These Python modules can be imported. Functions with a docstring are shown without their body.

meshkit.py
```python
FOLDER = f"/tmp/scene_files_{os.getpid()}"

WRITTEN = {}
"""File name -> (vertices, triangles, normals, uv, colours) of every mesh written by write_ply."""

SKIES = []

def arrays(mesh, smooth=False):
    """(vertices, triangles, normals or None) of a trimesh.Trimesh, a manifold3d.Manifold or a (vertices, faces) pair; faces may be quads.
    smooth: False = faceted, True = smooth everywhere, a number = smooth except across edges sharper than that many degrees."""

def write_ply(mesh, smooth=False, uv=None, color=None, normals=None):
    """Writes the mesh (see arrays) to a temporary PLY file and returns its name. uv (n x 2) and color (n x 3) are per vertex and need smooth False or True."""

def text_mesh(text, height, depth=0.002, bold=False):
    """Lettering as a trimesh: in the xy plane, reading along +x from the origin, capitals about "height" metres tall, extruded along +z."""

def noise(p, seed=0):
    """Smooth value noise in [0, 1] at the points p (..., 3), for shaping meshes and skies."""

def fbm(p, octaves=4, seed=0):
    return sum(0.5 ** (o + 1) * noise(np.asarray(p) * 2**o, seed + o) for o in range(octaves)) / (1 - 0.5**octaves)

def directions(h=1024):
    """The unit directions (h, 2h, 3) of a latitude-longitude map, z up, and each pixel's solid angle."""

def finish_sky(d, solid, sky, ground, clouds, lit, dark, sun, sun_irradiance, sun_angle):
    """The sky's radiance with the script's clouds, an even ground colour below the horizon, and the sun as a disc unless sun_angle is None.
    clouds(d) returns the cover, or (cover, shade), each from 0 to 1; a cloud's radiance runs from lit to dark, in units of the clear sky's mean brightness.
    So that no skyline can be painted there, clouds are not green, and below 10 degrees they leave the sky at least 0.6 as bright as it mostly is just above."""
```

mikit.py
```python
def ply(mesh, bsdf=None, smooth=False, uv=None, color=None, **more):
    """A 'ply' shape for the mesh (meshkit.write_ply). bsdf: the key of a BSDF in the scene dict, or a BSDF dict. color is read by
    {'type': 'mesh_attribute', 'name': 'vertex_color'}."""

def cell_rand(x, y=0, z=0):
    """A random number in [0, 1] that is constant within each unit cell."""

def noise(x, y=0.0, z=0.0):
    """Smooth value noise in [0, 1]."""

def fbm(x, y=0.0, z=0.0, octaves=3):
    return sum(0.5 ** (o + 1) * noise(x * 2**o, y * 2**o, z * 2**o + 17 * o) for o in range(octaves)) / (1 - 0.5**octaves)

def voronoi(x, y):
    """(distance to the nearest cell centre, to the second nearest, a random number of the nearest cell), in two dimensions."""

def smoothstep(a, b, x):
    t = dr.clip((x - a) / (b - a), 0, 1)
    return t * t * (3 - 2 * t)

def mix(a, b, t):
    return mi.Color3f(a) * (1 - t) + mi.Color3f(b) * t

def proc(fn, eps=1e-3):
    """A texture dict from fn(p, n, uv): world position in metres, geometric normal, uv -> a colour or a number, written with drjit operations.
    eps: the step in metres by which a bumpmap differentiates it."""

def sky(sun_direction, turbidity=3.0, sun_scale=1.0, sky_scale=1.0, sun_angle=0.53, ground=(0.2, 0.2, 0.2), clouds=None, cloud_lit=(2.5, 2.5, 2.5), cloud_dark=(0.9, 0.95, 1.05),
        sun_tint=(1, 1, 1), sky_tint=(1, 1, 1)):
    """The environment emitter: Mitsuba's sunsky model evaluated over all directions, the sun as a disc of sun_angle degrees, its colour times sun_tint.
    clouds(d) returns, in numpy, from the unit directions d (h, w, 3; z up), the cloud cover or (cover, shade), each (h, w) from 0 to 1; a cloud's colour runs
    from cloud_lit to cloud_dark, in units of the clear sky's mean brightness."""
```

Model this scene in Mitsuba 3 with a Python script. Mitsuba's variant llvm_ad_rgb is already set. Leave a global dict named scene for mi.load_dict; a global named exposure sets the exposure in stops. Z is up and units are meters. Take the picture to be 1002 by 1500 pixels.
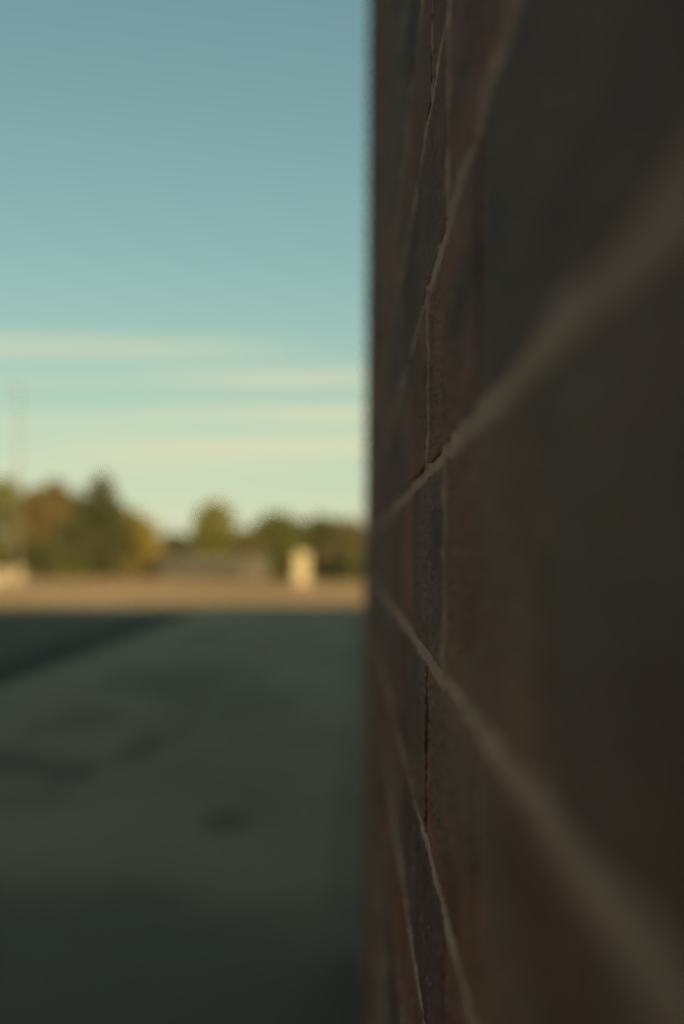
import math, numpy as np, trimesh, mitsuba as mi, drjit as dr, mikit, meshkit
T = mi.ScalarTransform4f

# ------------------------------------------------------------------ camera, light, exposure
D, H = 0.0397, 1.4337                       # lens distance from the brick face, eye height
PITCH, BL = 0.0985, 0.3048                  # course height, brick spacing
F = 2083.0 / 1002.0
roll = 0.0077
cy = np.array([16.6, -61.0, 2083.0]); cy /= np.linalg.norm(cy)          # world +y as the camera sees it (right, up, forward)
cz = np.array([math.sin(roll), math.cos(roll), 0.0]); cz -= cy * (cz @ cy); cz /= np.linalg.norm(cz)
cx = np.cross(cy, cz)
cx *= np.sign(cx[0])
R = np.stack([cx, cy, cz], 1)               # camera = R @ world
eye = np.array([-D, 0.0, H])
fwd, up = R.T @ [0, 0, 1.0], R.T @ [0, 1.0, 0]
scene, labels = {}, {}
scene['camera'] = {'type': 'thinlens', 'fov': 2 * math.degrees(math.atan(0.5 / F)), 'fov_axis': 'x',
                   'to_world': T().look_at(origin=eye.tolist(), target=(eye + fwd).tolist(), up=up.tolist()),
                   'aperture_radius': 0.0062, 'focus_distance': 0.725, 'near_clip': 0.01, 'far_clip': 6000.0}
SUN_EL, SUN_AZ = math.radians(18.0), math.radians(25.0)
sun = [math.sin(SUN_AZ) * math.cos(SUN_EL), -math.cos(SUN_AZ) * math.cos(SUN_EL), math.sin(SUN_EL)]


STREAKS = [(-12, 8.0, 9, 0.34, 0.55), (1, 7.15, 8.5, 0.28, 0.95), (1, 5.68, 9, 0.30, 0.95), (-1, 4.3, 12, 0.38, 1.0), (-13, 6.6, 6, 0.2, 0.3), (-14, 5.0, 7, 0.3, 0.45), (-9, 3.3, 9, 0.25, 0.45)]
_r = np.random.default_rng(3)
STREAKS += [(a + _r.uniform(-6, 6), _r.uniform(3, 9.5), _r.uniform(6, 16), _r.uniform(.3, .6), _r.uniform(.4, .95)) for a in np.repeat(np.arange(25, 340, 9.0), 2)]


def clouds(d):
    """Thin flat cirrus streaks low all round the horizon over a pale haze."""
    el = np.degrees(np.arcsin(np.clip(d[..., 2], 0, 1)))
    az = np.degrees(np.arctan2(d[..., 0], d[..., 1]))
    wob = 0.45 * (meshkit.fbm(np.stack([az / 7, el / 6, 0 * el], -1), 3, 4) - 0.5)
    ragged = meshkit.fbm(np.stack([az / 5, el / 0.5, 0 * el + 9], -1), 3, 5)
    clear = np.ones_like(el)
    for a, e, w, t, amt in STREAKS:
        da = (az - a + 180) % 360 - 180
        k = np.exp(-(da / w) ** 4) * np.exp(-((el + wob - e - 0.025 * da) / (1.22 * t)) ** 2)
        clear = clear * (1 - amt * k * (0.55 + 0.9 * ragged).clip(0, 1))
    haze = 0.58 * np.exp(-(el / 5.6) ** 1.6) + 0.30 * np.exp(-(el / 3.0) ** 2)
    veil = 0.07 + 0.09 * np.exp(-(el / 16.0) ** 2)
    return np.clip(1 - (1 - haze) * clear * (1 - veil), 0, 1), np.clip(0.15 + 0 * el, 0, 1)


scene['daylight'] = mikit.sky(sun, turbidity=3.0, sun_scale=1.0, clouds=clouds, cloud_lit=(3.55, 3.5, 2.3), cloud_dark=(2.4, 2.4, 1.8),
                              sun_tint=(1.0, 0.89, 0.62), sky_tint=(0.91, 1.25, 1.02))
exposure = 1.6

# ------------------------------------------------------------------ helpers
rng = np.random.default_rng(7)
noise, fbm, cell, mix, sstep = mikit.noise, mikit.fbm, mikit.cell_rand, mikit.mix, mikit.smoothstep
count = {}


def numbered(key):
    n = count.get(key, 0)
    count[key] = n + 1
    return key if n == 0 else f'{key}_{n:03d}'


def obj(name, mesh, bsdf, parent=None, smooth=False, **kw):
    key = numbered(name if parent is None else parent + '__' + name)
    scene[key] = mikit.ply(mesh, bsdf, smooth=smooth, **kw)
    return key


def thing(name, label, cat, group=None):
    key = numbered(name)
    labels[key] = {'label': label, 'category': cat}
    if group: labels[key]['group'] = group
    return key


def box(x0, x1, y0, y1, z0, z1):
    m = trimesh.creation.box([x1 - x0, y1 - y0, z1 - z0])
    m.apply_translation([(x0 + x1) / 2, (y0 + y1) / 2, (z0 + z1) / 2])
    return m


def rbox(x0, x1, y0, y1, z0, z1, r):
    import manifold3d as m3
    s = m3.Manifold.sphere(r, 12)
    c = [s.translate([x, y, z]) for x in (x0 + r, x1 - r) for y in (y0 + r, y1 - r) for z in (z0 + r, z1 - r)]
    m = m3.Manifold.batch_hull(c).to_mesh()
    return trimesh.Trimesh(m.vert_properties[:, :3], m.tri_verts, process=False)


def join(ms): return trimesh.util.concatenate(ms)


def frustum(p0, p1, r0, r1, n=16):
    p0, p1 = np.array(p0, float), np.array(p1, float)
    t = (p1 - p0) / np.linalg.norm(p1 - p0)
    a = np.cross(t, [0, 0, 1.0] if abs(t[2]) < .9 else [1.0, 0, 0]); a /= np.linalg.norm(a); b = np.cross(t, a)
    ang = np.arange(n) * 2 * np.pi / n
    ring = np.cos(ang)[:, None] * a + np.sin(ang)[:, None] * b
    v = np.vstack([p0 + ring * r0, p1 + ring * r1, [p0], [p1]])
    i = np.arange(n); j = (i + 1) % n
    f = np.vstack([np.stack([i, j, j + n], 1), np.stack([i, j + n, i + n], 1), np.stack([j, i, 0 * i + 2 * n], 1), np.stack([i + n, j + n, 0 * i + 2 * n + 1], 1)])
    return trimesh.Trimesh(v, f, process=False)


def grid(u, v, fn):
    """A sheet over the parameters u x v; fn(U, V) -> points."""
    U, V = np.meshgrid(u, v, indexing='ij')
    P = fn(U, V).reshape(-1, 3)
    n, m = len(u), len(v)
    i, j = np.meshgrid(np.arange(n - 1), np.arange(m - 1), indexing='ij')
    a = (i * m + j).ravel()
    return P, np.vstack([np.stack([a, a + m, a + m + 1], 1), np.stack([a, a + m + 1, a + 1], 1)])


# ------------------------------------------------------------------ materials
def two(b): return {'type': 'twosided', 'bsdf': b}
def prin(col, rough=0.8, spec=0.4, **k):
    c = mikit.proc(col) if callable(col) else {'type': 'rgb', 'value': list(col)}
    return two({'type': 'principled', 'base_color': c, 'roughness': rough, 'specular': spec, **k})
def bump(b, fn, scale, eps=1e-3):
    return two({'type': 'bumpmap', 'arbitrary': {**mikit.proc(fn, eps)}, 'scale': scale, 'bsdf': b['bsdf']})


def brick_cell(p):
    k = dr.floor(p.z / PITCH)
    odd = k - 2 * dr.floor(k / 2)
    j = dr.floor((p.y - 0.604 - 0.1524 * odd) / BL)
    return k, j


def brick_col(p, n, uv):
    k, j = brick_cell(p)
    a, b = cell(k, j, 3427), cell(k, j, 217)
    c = mix((0.060, 0.0215, 0.0155), (0.180, 0.053, 0.024), a)
    c = mix(c, (0.078, 0.043, 0.031), sstep(0.66, 0.95, b))
    blot = fbm(p.y * 9 + 3, p.z * 34, p.x * 30, 3)
    c = c * (0.30 + 1.4 * blot)
    grit = noise(p.y * 110, p.z * 560, p.x * 300)
    c = mix(c, (0.20, 0.165, 0.125), sstep(0.80, 0.97, grit) * 0.55)
    c = mix(c, (0.012, 0.010, 0.009), sstep(0.70, 0.95, noise(p.y * 85 + 9, p.z * 610, p.x * 300)) * 0.75)
    bloom = sstep(0.56, 0.8, fbm(p.y * 3.1 + 40, p.z * 11, 0, 3))
    return mix(c, (0.17, 0.125, 0.085), bloom * 0.25)


def mortar_col(p, n, uv):
    g = fbm(p.y * 30, p.z * 120, p.x * 120, 3)
    c = mix((0.22, 0.117, 0.080), (0.42, 0.23, 0.16), g)
    s = noise(p.y * 600, p.z * 700, p.x * 600)
    c = mix(c, (0.45, 0.34, 0.24), sstep(0.75, 0.95, s) * 0.5)
    return mix(c, (0.08, 0.066, 0.05), sstep(0.78, 0.96, noise(p.y * 520 + 5, p.z * 560, p.x * 520)) * 0.55)


def grain(p, n, uv): return noise(p.y * 500, p.z * 650, p.x * 500) + 0.6 * noise(p.y * 1100, p.z * 1300, p.x * 1100)


scene['brick_material'] = bump(prin(brick_col, 0.78, 0.32), grain, 0.00022, 3e-4)
scene['mortar_material'] = bump(prin(mortar_col, 0.9, 0.3), grain, 0.0003, 3e-4)


def far_brickwork(p, n, uv):
    """Brickwork of the building's other sides: courses with joints."""
    along = dr.select(dr.abs(n.x) > 0.7, p.y, p.x)
    k = dr.floor(p.z / PITCH); odd = k - 2 * dr.floor(k / 2)
    u = along / BL + 0.5 * odd
    fz, fu = p.z / PITCH - k, u - dr.floor(u)
    joint = (fz < 0.046) | (fz > 0.954) | (fu < 0.015) | (fu > 0.985)
    c = mix((0.058, 0.036, 0.026), (0.135, 0.070, 0.038), cell(k, dr.floor(u), 3)) * (0.7 + 0.6 * fbm(p.x * 8, p.y * 8, p.z * 8, 3))
    return dr.select(joint, mi.Color3f(0.24, 0.2, 0.15), c)


scene['far_brick_material'] = prin(far_brickwork, 0.8, 0.3)


def spot(p, x, y, rx, ry, seed=0.0):
    w = 1.1 * (fbm(p.x * 5 + seed, p.y * 1.9 + seed, 0, 4) - 0.5)
    r = dr.sqrt(dr.square((p.x - x) / rx) + dr.square((p.y - y) / ry)) + w
    return 1 - sstep(0.45, 1.25, r)


def pavement_col(p, n, uv):
    c = mix((0.195, 0.135, 0.080), (0.300, 0.212, 0.128), fbm(p.x * 1.3, p.y * 0.55, 0, 4))
    c = mix(c, (0.145, 0.105, 0.05), 0.45 * sstep(0.52, 0.74, fbm(p.x * 0.8 + 20, p.y * 0.25, 0, 3)))
    c = c * (0.86 + 0.28 * noise(p.x * 90, p.y * 90))
    st = spot(p, -0.71, 7.6, 0.14, 0.30, 1)
    for x, y, rx, ry, s, w in ((-1.83, 9.15, 0.16, 0.55, 3, 1.0), (-2.15, 9.6, 0.34, 0.5, 5, 0.8), (-2.5, 9.9, 0.36, 0.6, 7, 0.8), (-1.55, 10.3, 0.2, 0.8, 9, 0.75), (-1.40, 11.3, 0.16, 0.8, 11, 0.5),
                               (-2.35, 12.2, 0.32, 1.1, 13, 0.55), (-1.9, 8.2, 0.25, 0.4, 15, 0.4), (-1.9, 15.5, 0.5, 1.8, 17, 0.4), (-2.2, 6.9, 0.2, 0.3, 19, 0.45), (-0.9, 5.9, 0.3, 0.3, 21, 0.3)):
        st = 1 - (1 - st) * (1 - w * spot(p, x, y, rx, ry, s))
    c = mix(c, (0.035, 0.024, 0.012), 0.48 * st)
    c = mix(c, (0.085, 0.066, 0.044), 0.62 * sstep(7.2, 4.9, p.y + 1.6 * (fbm(p.x * 0.9 + 5, p.y * 0.6, 0, 3) - 0.5)))  # near stretch painted darker, light falloff put into the colour
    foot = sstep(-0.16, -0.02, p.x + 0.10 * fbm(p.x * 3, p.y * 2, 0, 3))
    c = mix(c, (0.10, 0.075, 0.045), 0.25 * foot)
    lip = sstep(-3.40, -3.62, p.x + 0.2 * (fbm(p.x, p.y * 1.2, 4, 3) - 0.5))
    return mix(c, (0.26, 0.19, 0.10), 0.6 * lip)


def road_col(p, n, uv):
    c = mix((0.085, 0.062, 0.040), (0.125, 0.092, 0.06), fbm(p.x * 1.5, p.y * 0.7, 0, 4)) * (0.75 + 0.5 * noise(p.x * 70, p.y * 70))
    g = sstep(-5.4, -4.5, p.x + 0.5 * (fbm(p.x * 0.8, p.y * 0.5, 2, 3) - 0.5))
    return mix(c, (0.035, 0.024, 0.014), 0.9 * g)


def ground_col(p, n, uv):
    c = mix((0.205, 0.145, 0.085), (0.36, 0.265, 0.165), fbm(p.x * 0.22, p.y * 0.09, 0, 4))
    c = mix(c, (0.18, 0.15, 0.06), 0.5 * sstep(0.5, 0.75, fbm(p.x * 0.35 + 9, p.y * 0.35, 0, 4)))
    return c * (0.82 + 0.36 * noise(p.x * 6, p.y * 6))


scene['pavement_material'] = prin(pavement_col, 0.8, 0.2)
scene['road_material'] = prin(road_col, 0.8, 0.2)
scene['ground_material'] = prin(ground_col, 0.95, 0.2)
scene['concrete_material'] = prin(lambda p, n, uv: mix((0.50, 0.44, 0.33), (0.66, 0.58, 0.44), fbm(p.x * 5, p.y * 5, p.z * 5, 4)), 0.85, 0.3)
scene['roof_material'] = prin((0.14, 0.13, 0.12), 0.9, 0.2)
scene['cream_paint'] = prin(lambda p, n, uv: mix((0.72, 0.63, 0.44), (0.80, 0.71, 0.50), fbm(p.x * 4, p.y * 4, p.z * 9, 3)), 0.5, 0.5)
scene['dull_metal'] = prin(lambda p, n, uv: mix((0.25, 0.24, 0.20), (0.34, 0.32, 0.26), fbm(p.x * 4, p.y * 4, p.z * 3, 3)), 0.55, 0.5)
scene['lens_material'] = prin((0.55, 0.55, 0.5), 0.3, 0.5)
scene['old_boards'] = prin(lambda p, n, uv: mix((0.10, 0.105, 0.098), (0.16, 0.168, 0.155), fbm(p.x * 6, p.y * 6, p.z * 0.8, 4)), 0.9, 0.2)
scene['pale_boards'] = prin(lambda p, n, uv: mix((0.15, 0.15, 0.13), (0.22, 0.22, 0.19), fbm(p.x * 6, p.y * 6, p.z * 0.8, 4)), 0.9, 0.2)
scene['bark'] = prin(lambda p, n, uv: mix((0.05, 0.036, 0.024), (0.11, 0.085, 0.06), fbm(p.x * 12, p.y * 12, p.z * 3, 3)), 0.95, 0.2)


def leaf(name, a, b, tr=0.35):
    def col(p, n, uv): return mix(a, b, fbm(p.x * 1.7, p.y * 1.7, p.z * 1.7, 3))
    scene[name] = {'type': 'principledthin', 'base_color': mikit.proc(col), 'roughness': 0.7, 'diff_trans': tr}


leaf('leaf_olive', (0.26, 0.29, 0.15), (0.42, 0.45, 0.24), 0.6)
leaf('leaf_rust', (0.28, 0.245, 0.12), (0.43, 0.36, 0.18), 0.6)
leaf('leaf_dark', (0.14, 0.16, 0.095), (0.26, 0.28, 0.15), 0.6)
leaf('leaf_ochre', (0.36, 0.32, 0.12), (0.52, 0.46, 0.18), 0.6)
leaf('leaf_gold', (0.28, 0.3, 0.11), (0.45, 0.45, 0.17), 0.6)
leaf('leaf_green', (0.17, 0.2, 0.09), (0.31, 0.34, 0.14), 0.6)
leaf('leaf_brown', (0.24, 0.225, 0.13), (0.37, 0.345, 0.2), 0.6)

# ------------------------------------------------------------------ the setting: ground, road, pavement
Y_END = 37.0


def ground_pts(U, V):
    low = (1 - np.clip((V - Y_END + 0.05) / 1.5, 0, 1)) * np.clip((V + 70) / 5, 0, 1) * np.clip((U + 16) / 2, 0, 1)
    far = np.clip((np.hypot(U, V) - 60) / 60, 0, 1)
    z = -0.006 - 0.19 * low + 0.05 * far * (meshkit.fbm(np.stack([U / 9, V / 9, 0 * U], -1), 3) - 0.6)
    return np.stack([U, V, z], -1)


gu = np.concatenate([[-2500, -800, -300], np.arange(-150, -20, 5.0), np.arange(-20, 8, 1.0), np.arange(8, 150, 8.0), [300, 800, 2500]])
gv = np.concatenate([[-2500, -800, -300, -150], np.arange(-100, 30, 8.0), np.arange(30, 44, 0.5), np.arange(44, 140, 3.0), [200, 300, 800, 2500]])
g = obj('ground', grid(gu, gv, ground_pts), 'ground_material', smooth=True)
labels[g] = {'kind': 'structure', 'label': 'sunlit tan dry ground beyond the shadow of the building'}
KX = -3.66
pv = join([trimesh.Trimesh(*grid(np.array([KX + 0.02, -2.5, -1.2, 0.12]), np.arange(-45, Y_END + 0.1, 2.0), lambda U, V: np.stack([U, V, 0 * U], -1)), process=False)])
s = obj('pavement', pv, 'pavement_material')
labels[s] = {'kind': 'structure', 'label': 'grey stained concrete pavement along the foot of the brick wall'}
kb = rbox(KX - 0.13, KX + 0.019, -45, Y_END, -0.16, 0.0, 0.018)
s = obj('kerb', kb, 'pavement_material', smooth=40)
labels[s] = {'kind': 'structure', 'label': 'concrete kerb at the left edge of the pavement'}
rd = trimesh.Trimesh(*grid(np.array([-14.0, -9, -6, -4.8, KX - 0.12]), np.arange(-45, Y_END + 0.1, 2.0), lambda U, V: np.stack([U, V, 0 * U - 0.12], -1)), process=False)
s = obj('road', rd, 'road_material')
labels[s] = {'kind': 'structure', 'label': 'dark shaded asphalt below the kerb at left'}

# ------------------------------------------------------------------ the brick building: its long side wall stands 4 cm right of the lens
BH, YE, YB, BW = 11.2, 0.604 + 15 * BL - 0.004, -38.0, 34.0
SK = math.tan(math.radians(8))              # the end wall is not quite square to the long wall
bld = thing('brick_building', 'tall dark brown brick building filling the right side, its wall seen at a grazing angle', 'building')


def slab(p2, z0, z1):
    from shapely.geometry import Polygon
    m = trimesh.creation.extrude_polygon(Polygon(p2), z1 - z0, engine='earcut'); m.apply_translation([0, 0, z0]); return m


core = [(0.085, YB), (BW, YB), (BW, YE + SK * BW), (0.085, YE + SK * 0.085 - 0.004)]
obj('end_wall', slab(core, -0.3, BH), 'far_brick_material', bld)
cop = [(-0.05, YB - 0.05), (BW + .05, YB - 0.05), (BW + .05, YE + SK * BW + .06), (-0.05, YE + 0.05)]
obj('coping', slab(cop, BH, BH + 0.14), 'concrete_material', bld)
obj('roof', slab([(0.3, YB + .3), (BW - .3, YB + .3), (BW - .3, YE + SK * BW - .4), (0.3, YE - .3)], BH + 0.14, BH + 0.16), 'roof_material', bld)
wall = bld + '__wall'
JT = 0.0085                                 # joint width
# plain mortar behind the bricks, then the fine bed and head joints where the lens looks
scene[wall] = mikit.ply(box(0.006, 0.0849, YB, YE - 0.0015, -0.3, BH - 0.001), 'mortar_material')
labels[wall] = {'label': 'dark brick wall with pale mortar joints running away from the lens'}


def brick_span(k, j):
    y0 = 0.604 + 0.1524 * (k % 2) + j * BL
    return max(y0, YB) + JT / 2, min(y0 + BL, YE + 0.008) - JT / 2


def in_view(k, j):
    y0, y1 = brick_span(k, j)
    if y1 < 0.14 or y0 > YE: return False
    lo, hi = H - (750 - 61 + 30) / 2083 * y1 - 0.01, H + (811 + 30) / 2083 * y1 + 0.01
    return k * PITCH < hi and (k + 1) * PITCH > lo and k >= 0


OUT = {}                                    # how far single bricks stand proud of the face (m)


def relief(k, j):
    r = np.random.default_rng(1000 * k + j + 77)
    return r.normal(0, 0.00055), r.normal(0, 0.0016), r.normal(0, 0.004), r


OUT.update({(14, -1): 0.0, (14, 0): 0.0016, (14, 1): 0.0002, (15, -1): 0.0002, (15, 0): 0.0013, (13, -1): 0.0002, (13, 0): 0.0008, (14, -2): 0.0004, (16, 0): 0.0003, (16, -1): -0.0005, (17, -1): -0.0007, (18, -1): -0.0006, (17, 0): -0.0004, (15, -2): 0.0})


def hero_brick(k, j):
    y0, y1 = brick_span(k, j)
    z0, z1 = k * PITCH + JT / 2, (k + 1) * PITCH - JT / 2
    out, ty, tz, r = relief(k, j)
    out = OUT.get((k, j), out)
    dy, dz = r.normal(0, 0.0007), r.normal(0, 0.0006)
    z0, z1 = z0 + dz, z1 + dz
    ym = 0.5 * (y0 + y1)
    sy, sz = (0.0035, 0.0007) if y1 > 0.56 and y0 < 0.95 and abs((k + .5) * PITCH - H) < 0.42 else (0.004, 0.0014) if 0.35 < ym < 1.15 else (0.005, 0.002) if ym < 1.8 else (0.012, 0.004)
    e = np.array([0, 0.0006, 0.0014, 0.0025, 0.004])
    def axis(a, b, st):
        mid = np.linspace(a + 0.004, b - 0.004, max(3, int((b - a - 0.008) / st)))
        return np.concatenate([a + e[:-1], mid, (b - e[:-1])[::-1]])
    u, v = axis(y0, y1, sy), axis(z0, z1, sz)
    U, V = np.meshgrid(u, v, indexing='ij')
    q = np.stack([U * 1.0, V * 1.0, 0 * U], -1)
    rag = 0.0016 * (meshkit.fbm(q * [60, 60, 1], 3, k * 31 + j) - 0.35)
    du, dv = np.minimum(U - y0, y1 - U), np.minimum(V - z0, z1 - V)
    rr = 0.0024
    edge = lambda t: rr - np.sqrt(np.maximum(rr * rr - np.square(np.clip(rr - t - rag, 0, rr)), 0))
    x = -out + edge(dv) + edge(du) + 0.0012 * (dv < 1e-9) + 0.0012 * (du < 1e-9)
    x = x + ty * (U - ym) * 0.5 + tz * (V - 0.5 * (z0 + z1)) * 0.5
    x = x - 0.0016 * (meshkit.fbm(q * [14, 45, 1], 3, k * 7 + j + 500) - 0.5) - 0.0011 * (meshkit.fbm(q * [70, 330, 1], 3, k * 7 + j + 900) - 0.5)
    x = x - 0.0013 * (meshkit.fbm(q * [160, 620, 1], 3, k * 5 + j + 1500) - 0.5)
    pit = np.clip(meshkit.noise(q * [85, 230, 1], k + 3 * j + 50) - 0.80, 0, 1)
    x = x + 0.004 * pit
    P = np.stack([x, U, V], -1)
    n, m = U.shape
    rim = np.concatenate([np.arange(m), np.arange(1, n) * m + m - 1, (n - 1) * m + np.arange(m - 2, -1, -1), np.arange(n - 2, 0, -1) * m])
    pts = P.reshape(-1, 3)
    i, jj = np.meshgrid(np.arange(n - 1), np.arange(m - 1), indexing='ij'); a = (i * m + jj).ravel()
    f = [np.stack([a, a + m + 1, a + m], 1), np.stack([a, a + 1, a + m + 1], 1)]
    back = pts[rim].copy(); back[:, 0] = 0.084
    b0, L = len(pts), len(rim); s_ = np.arange(L); t_ = (s_ + 1) % L
    f += [np.stack([rim[s_], b0 + t_, rim[t_]], 1), np.stack([rim[s_], b0 + s_, b0 + t_], 1)]
    return np.vstack([pts, back]), np.vstack(f)


hero, rest = [], []
for k in range(-2, int(BH / PITCH)):
    for j in range(int((YB - 1) / BL) - 2, 16):
        y0, y1 = brick_span(k, j)
        if y1 - y0 < 0.03: continue
        (hero if in_view(k, j) else rest).append((k, j))
hero.sort(key=lambda a: abs(a[0] - 14) + 0.2 * abs(a[1]))
for k, j in hero[:300]:
    key = obj('brick', hero_brick(k, j), 'brick_material', wall, smooth=True)
rest += hero[300:]
bv = np.array([[x, y, z] for x in (0, 1) for y in (0, 1) for z in (0, 1)], float)
bf = np.array([[0, 1, 3], [0, 3, 2], [0, 4, 5], [0, 5, 1], [2, 3, 7], [2, 7, 6], [0, 2, 6], [0, 6, 4], [1, 5, 7], [1, 7, 3]])
lo = np.array([[0, brick_span(k, j)[0], k * PITCH + JT / 2] for k, j in rest]); hi = np.array([[0.05, brick_span(k, j)[1], min((k + 1) * PITCH - JT / 2, BH)] for k, j in rest])
lo[:, 0] += rng.normal(0, 0.0007, len(lo))
V = lo[:, None] + bv[None] * (hi - lo)[:, None]
field = obj('brickwork', (V.reshape(-1, 3), (bf[None] + 8 * np.arange(len(rest))[:, None, None]).reshape(-1, 3)), 'brick_material', wall)
labels[field] = {'kind': 'stuff'}

# mortar joints with an uneven struck face
ks = sorted({k for k, j in hero})
HEADS = {(14, 0): -0.0020, (14, -1): 0.0008, (15, 0): -0.0012, (15, -1): 0.0008, (13, 0): 0.0045, (13, -1): 0.0004, (16, 0): -0.001, (16, -1): -0.001, (12, -1): 0.0002}
parts = []
yy = np.concatenate([np.arange(0.08, 1.7, 0.0035), np.arange(1.7, YE - 0.002, 0.014), [YE - 0.0016]])
for k in range(min(ks), max(ks) + 2):
    zc = k * PITCH
    v = zc + np.linspace(-0.0115, 0.0115, 13)
    reach = [y for y in yy if H - 0.36 * y - .15 < zc < H + 0.43 * y + .15]
    if len(reach) < 2: continue
    def bed(U, W, k=k, zc=zc):
        q = np.stack([U, W, 0 * U], -1)
        t = (W - zc) / 0.0085
        x = 0.0002 + 0.0005 * t * t + 0.005 * np.clip((np.abs(t) - 0.52) / 0.8, 0, 1) ** 1.5 - 0.0030 * (meshkit.fbm(q * [22, 60, 1], 3, k) - 0.5) - 0.0016 * (meshkit.fbm(q * [120, 350, 1], 3, k + 60) - 0.5)
        return np.stack([x, U, W], -1)
    P, f = grid(np.array(reach), v, bed); parts.append(trimesh.Trimesh(P, f[:, ::-1], process=False))
for k, j in hero:
    y0 = brick_span(k, j)[0] - JT / 2
    if y0 < 0.1 or y0 > YE - 0.05: continue
    u, v = y0 + np.linspace(-0.0085, 0.0085, 9), np.arange(k * PITCH + 0.002, (k + 1) * PITCH - 0.001, 0.002 if y0 < 1.5 else 0.006)
    def head(U, W, k=k, j=j):
        q = np.stack([U, W, 0 * U], -1)
        s_ = np.clip((np.abs(U - y0) / 0.0085 - 0.42) / 0.58, 0, 1)
        return np.stack([HEADS.get((k, j), 0.0003) + 0.006 * s_ ** 1.5 - 0.0026 * (meshkit.fbm(q * [60, 50, 1], 3, k + 200) - 0.5) - 0.0012 * (meshkit.fbm(q * [300, 350, 1], 3, k + 90) - 0.5), U, W], -1)
    P, f = grid(u, v, head); parts.append(trimesh.Trimesh(P, f[:, ::-1], process=False))
m_ = join(parts)
mk = obj('mortar', m_, 'mortar_material', wall, smooth=True)
labels[mk] = {'label': 'pale uneven mortar joints between the bricks', 'kind': 'stuff'}

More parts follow.
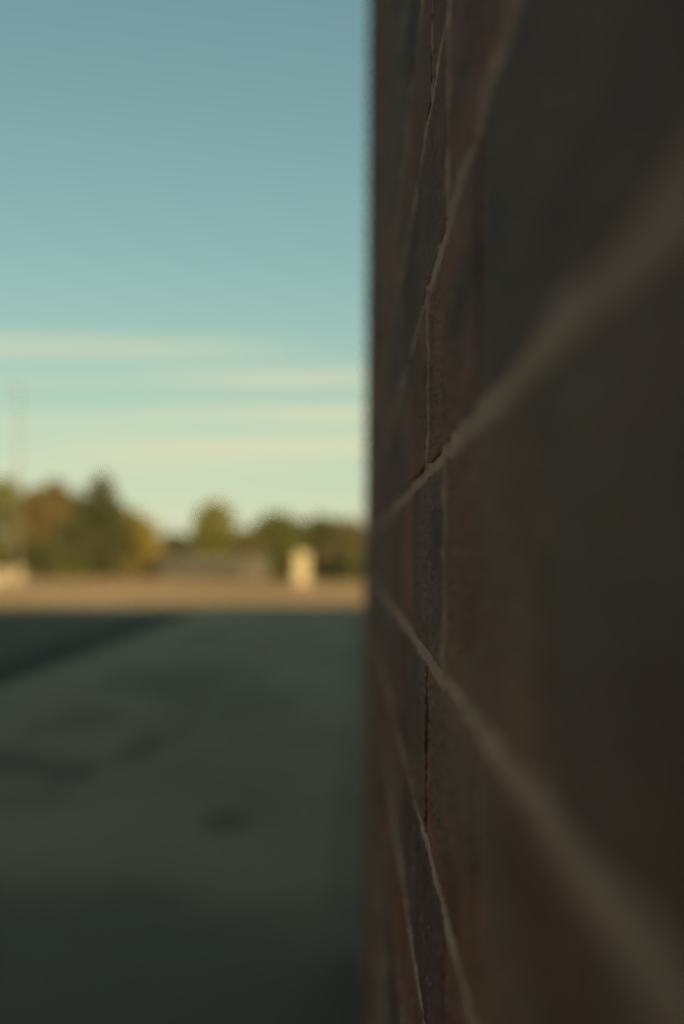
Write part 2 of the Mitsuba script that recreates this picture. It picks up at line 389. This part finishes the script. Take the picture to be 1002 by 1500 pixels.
# ------------------------------------------------------------------ lamp post, pedestal, concrete block
px_, py_ = -14.95, 63.0
t = thing('lamp_post', 'tall thin grey lamp post on a pale concrete base at the far left', 'lamp post')
base = frustum((px_, py_, -0.06), (px_, py_, 0.62), 0.30, 0.28, 28)
obj('base', join([base, frustum((px_, py_, 0.62), (px_, py_, 0.66), 0.28, 0.24, 28)]), 'concrete_material', t, smooth=40)
obj('base_plate', join([box(px_ - .17, px_ + .17, py_ - .17, py_ + .17, .66, .69)] + [frustum((px_ + a * .13, py_ + b * .13, .69), (px_ + a * .13, py_ + b * .13, .74), .018, .018, 6) for a in (-1, 1) for b in (-1, 1)]), 'dull_metal', t)
obj('pole', frustum((px_, py_, 0.69), (px_, py_, 8.75), 0.055, 0.033), 'dull_metal', t, smooth=40)
obj('arm', frustum((px_, py_, 8.70), (px_ - .22, py_, 8.72), .022, .02, 10), 'dull_metal', t, smooth=40)
hd = obj('lamp_head', rbox(px_ - .52, px_ - .2, py_ - .09, py_ + .09, 8.69, 8.77, .03), 'dull_metal', t, smooth=40)
obj('lens', box(px_ - .48, px_ - .24, py_ - .07, py_ + .07, 8.682, 8.70), 'lens_material', hd)

t = thing('utility_pedestal', 'narrow upright cream utility pedestal in full sun before the trees', 'pedestal')
qx, qy = -2.34, 64.0
obj('body', rbox(qx - .32, qx + .32, qy - .2, qy + .2, 0.10, 1.38, .03), 'cream_paint', t, smooth=40)
obj('cap', rbox(qx - .35, qx + .35, qy - .23, qy + .23, 1.36, 1.48, .04), 'cream_paint', t, smooth=40)
obj('plinth', box(qx - .40, qx + .40, qy - .28, qy + .28, -.05, .10), 'concrete_material', t)
dk = obj('door', rbox(qx - .21, qx + .21, qy - .215, qy - .19, 0.2, 1.2, .01), 'cream_paint', t, smooth=40)
obj('handle', box(qx + .13, qx + .16, qy - .235, qy - .214, .65, .8), 'dull_metal', dk)

t = thing('concrete_barrier', 'low pale concrete barrier block cut off by the left edge of the photo', 'barrier')
from shapely.geometry import Polygon
prof = Polygon([(-.3, 0), (.3, 0), (.3, .08), (.17, .3), (.1, .75), (-.1, .75), (-.17, .3), (-.3, .08)])
jb = trimesh.creation.extrude_polygon(prof, 2.4, engine='earcut')
jb.apply_transform(np.array([[0, 0, 1, 0], [1, 0, 0, 0], [0, 1, 0, 0], [0, 0, 0, 1.0]]))
jb.apply_translation([-14.75, 57.5, -0.05])
jb.apply_translation([-1.7, 0, 0])
obj('block', jb, 'concrete_material', t)
for dx in (-1.15, 0.05):
    obj('lifting_loop', join([frustum((-14.7 + dx - .1, 57.5, .68), (-14.7 + dx - .1, 57.5, .8), .012, .012, 6), frustum((-14.7 + dx + .1, 57.5, .68), (-14.7 + dx + .1, 57.5, .8), .012, .012, 6), frustum((-14.7 + dx - .1, 57.5, .8), (-14.7 + dx + .1, 57.5, .8), .012, .012, 6)]), 'dull_metal', t)

# ------------------------------------------------------------------ board fence before the trees
t = thing('board_fence', 'low weathered grey board fence below the golden conifer', 'fence')
FY = 77.0
xs = np.linspace(-10.5, -4.6, 5)
for a, b in zip(xs[:-1], xs[1:]):
    hgt = 1.34 + rng.normal(0, .03)
    w = (b - a - .1) / 13
    bs = [box(a + .05 + i * w, a + .05 + (i + 1) * w - .012, FY - .012 + rng.normal(0, .003), FY + .012, 0.02, hgt + rng.normal(0, .012)) for i in range(13)]
    kk = obj('board_panel', join(bs), 'old_boards' if b < -5 else 'pale_boards', t); labels[kk] = {'kind': 'stuff'}
    obj('rail', join([box(a, b, FY + .016, FY + .06, z, z + .09) for z in (.3, 1.05)]), 'old_boards', t)
for a in xs: obj('post', box(a - .05, a + .05, FY - .045, FY + .065 + .02, -.1, 1.5), 'old_boards', t)


# ------------------------------------------------------------------ trees
def tube(ps, r0, r1):
    return join([frustum(ps[i], ps[i + 1], r0 + (r1 - r0) * i / (len(ps) - 1), r0 + (r1 - r0) * (i + 1) / (len(ps) - 1), 8) for i in range(len(ps) - 1)])


def leaves(r, centres, radii, n, size):
    w = radii[:, 0] * radii[:, 1] * radii[:, 2]; w = w / w.sum()
    k = r.choice(len(centres), n, p=w)
    d = r.normal(size=(n, 3)); d /= np.linalg.norm(d, axis=1, keepdims=True)
    c = centres[k] + d * radii[k] * (r.random((n, 1)) ** 0.45)
    a = r.normal(size=(n, 3)); a /= np.linalg.norm(a, axis=1, keepdims=True)
    b = np.cross(a, r.normal(size=(n, 3))); b /= np.linalg.norm(b, axis=1, keepdims=True)
    s = size * (0.6 + 0.8 * r.random((n, 1)))
    v = np.stack([c - a * s, c - b * s * .45, c + a * s, c + b * s * .45], 1).reshape(-1, 3)
    i = 4 * np.arange(n)[:, None]
    return v, np.vstack([i + [0, 1, 2], i + [0, 2, 3]])


def tree(name, label, x, y, h, w, mat, shape, cat='tree', n=9000, group=None):
    r = np.random.default_rng(int(abs(x * 91) + y * 7 + h * 13))
    key = thing(name, label, cat, group)
    C, S, limbs = [], [], []
    top = 0.94 * h if shape == 'cone' else 0.72 * h
    if shape == 'bush':
        for i in range(22):
            a, q, z = r.random() * 6.28, math.sqrt(r.random()), r.random()
            rad = w / 2 * (1 - 0.55 * z ** 2)
            C.append([x + rad * q * math.cos(a) * .8, y + rad * q * math.sin(a) * .8, h * (0.10 + 0.74 * z)]); s = 0.16 * w + .1 * h * r.random(); S.append([s, s, s * .8])
        for i in range(7):
            a = r.random() * 6.28; limbs.append(tube([(x, y, -.05), (x + .12 * w * math.cos(a), y + .12 * w * math.sin(a), .3 * h), (x + .3 * w * math.cos(a), y + .3 * w * math.sin(a), .62 * h)], .03, .008))
    else:
        limbs.append(tube([(x, y, -.1), (x + r.normal(0, .03), y, .35 * h), (x + r.normal(0, .06), y, top)], 0.026 * h + .03, 0.012))
        for i in range(60 if shape == 'cone' else 44):
            z = r.random() ** (1.25 if shape == 'cone' else 0.9)
            prof_ = (1 - z) ** 0.62 * min(1, .55 + 4 * z) if shape == 'cone' else math.sin(math.pi * min(1, .22 + .72 * z)) ** .6
            a, q = r.random() * 6.28, 0.45 + .55 * r.random()
            rad = w / 2 * prof_ * q
            zz = h * ((0.06 if shape == 'cone' else 0.10) + (0.88 if shape == 'cone' else .82) * z)
            c = [x + .85 * rad * math.cos(a), y + .85 * rad * math.sin(a), zz]
            C.append(c)
            s = (0.09 + .12 * prof_) * w * (.7 + .6 * r.random()); S.append([s, s, s * (.6 if shape == 'cone' else .75)])
            if i % 2 == 0: limbs.append(tube([(x, y, max(.12 * h, zz - .14 * h)), tuple(c)], .012 * h ** .8, .006))
    obj('trunk' if shape != 'bush' else 'stems', join(limbs), 'bark', key)
    v, f = leaves(r, np.array(C), np.array(S), n, 0.045 * h ** .5 + .06)
    v[:, 2] = np.maximum(v[:, 2], 0.01)
    obj('crown' if shape != 'bush' else 'foliage', (v, f), mat, key)


tree('broadleaf_tree', 'pale olive broadleaf tree half out of the frame at far left', -20.3, 80, 6.2, 4.6, 'leaf_olive', 'round')
tree('broadleaf_tree', 'rust brown autumn tree right of the lamp post', -17.35, 80.5, 5.7, 3.7, 'leaf_rust', 'round')
tree('conifer_tree', 'tallest dark green conifer in the left half of the tree row', -14.1, 79, 5.95, 4.8, 'leaf_dark', 'cone')
tree('broadleaf_tree', 'brownish tree filling the gap between the rust brown tree and the dark conifer', -15.9, 82, 5.0, 3.0, 'leaf_brown', 'round')
tree('broadleaf_tree', 'small olive tree squeezed against the right side of the dark conifer', -12.9, 81, 4.3, 2.3, 'leaf_gold', 'round')
tree('bush', 'ochre yellow bush between the dark conifer and the board fence', -11.55, 79, 3.3, 2.5, 'leaf_ochre', 'bush', 'bush')
tree('bush', 'dark green bush rising behind the left end of the board fence', -9.75, 79.5, 2.6, 3.0, 'leaf_dark', 'bush', 'bush')
tree('conifer_tree', 'golden green conifer behind the board fence', -7.8, 80, 4.6, 4.6, 'leaf_gold', 'cone')
tree('bush', 'brown bush behind the right end of the board fence', -5.7, 79.5, 2.9, 2.6, 'leaf_brown', 'bush', 'bush')
tree('broadleaf_tree', 'round green tree behind the cream pedestal', -4.1, 80, 3.8, 4.0, 'leaf_green', 'round')
tree('broadleaf_tree', 'dark tree between the round green tree and the brown tree', -1.75, 80.5, 3.55, 3.4, 'leaf_dark', 'round')
tree('broadleaf_tree', 'brown olive tree beside the edge of the brick wall', -0.55, 79, 3.4, 3.4, 'leaf_brown', 'round')
tree('bush', 'dark low bush at the very edge of the brick wall', 0.1, 76, 1.6, 1.9, 'leaf_dark', 'bush', 'bush')
tree('bush', 'dark brown bush behind the lamp post base', -16.3, 78, 2.3, 2.6, 'leaf_dark', 'bush', 'bush')
tree('bush', 'dark bush below the rust brown tree', -17.9, 78.4, 2.2, 2.4, 'leaf_dark', 'bush', 'bush')
tree('bush', 'low green bush at the foot of the dark conifer', -15.3, 77.6, 1.5, 2.0, 'leaf_green', 'bush', 'bush')
# far undergrowth closing the gaps behind the row
r = np.random.default_rng(5)
xs_ = np.linspace(-60, 40, 160)
cc = np.stack([xs_, 92 + r.normal(0, 2, 160), 0.9 + .5 * r.random(160)], 1); ss = np.stack([.9 + .4 * r.random(160), .9 + 0 * xs_, .95 + .6 * r.random(160)], 1)
v, f = leaves(r, cc, ss, 34000, 0.18); v[:, 2] = np.maximum(v[:, 2], 0.01)
k = obj('undergrowth', (v, f), 'leaf_brown')
labels[k] = {'kind': 'stuff', 'label': 'low brownish undergrowth closing the gaps behind the tree row', 'category': 'undergrowth'}
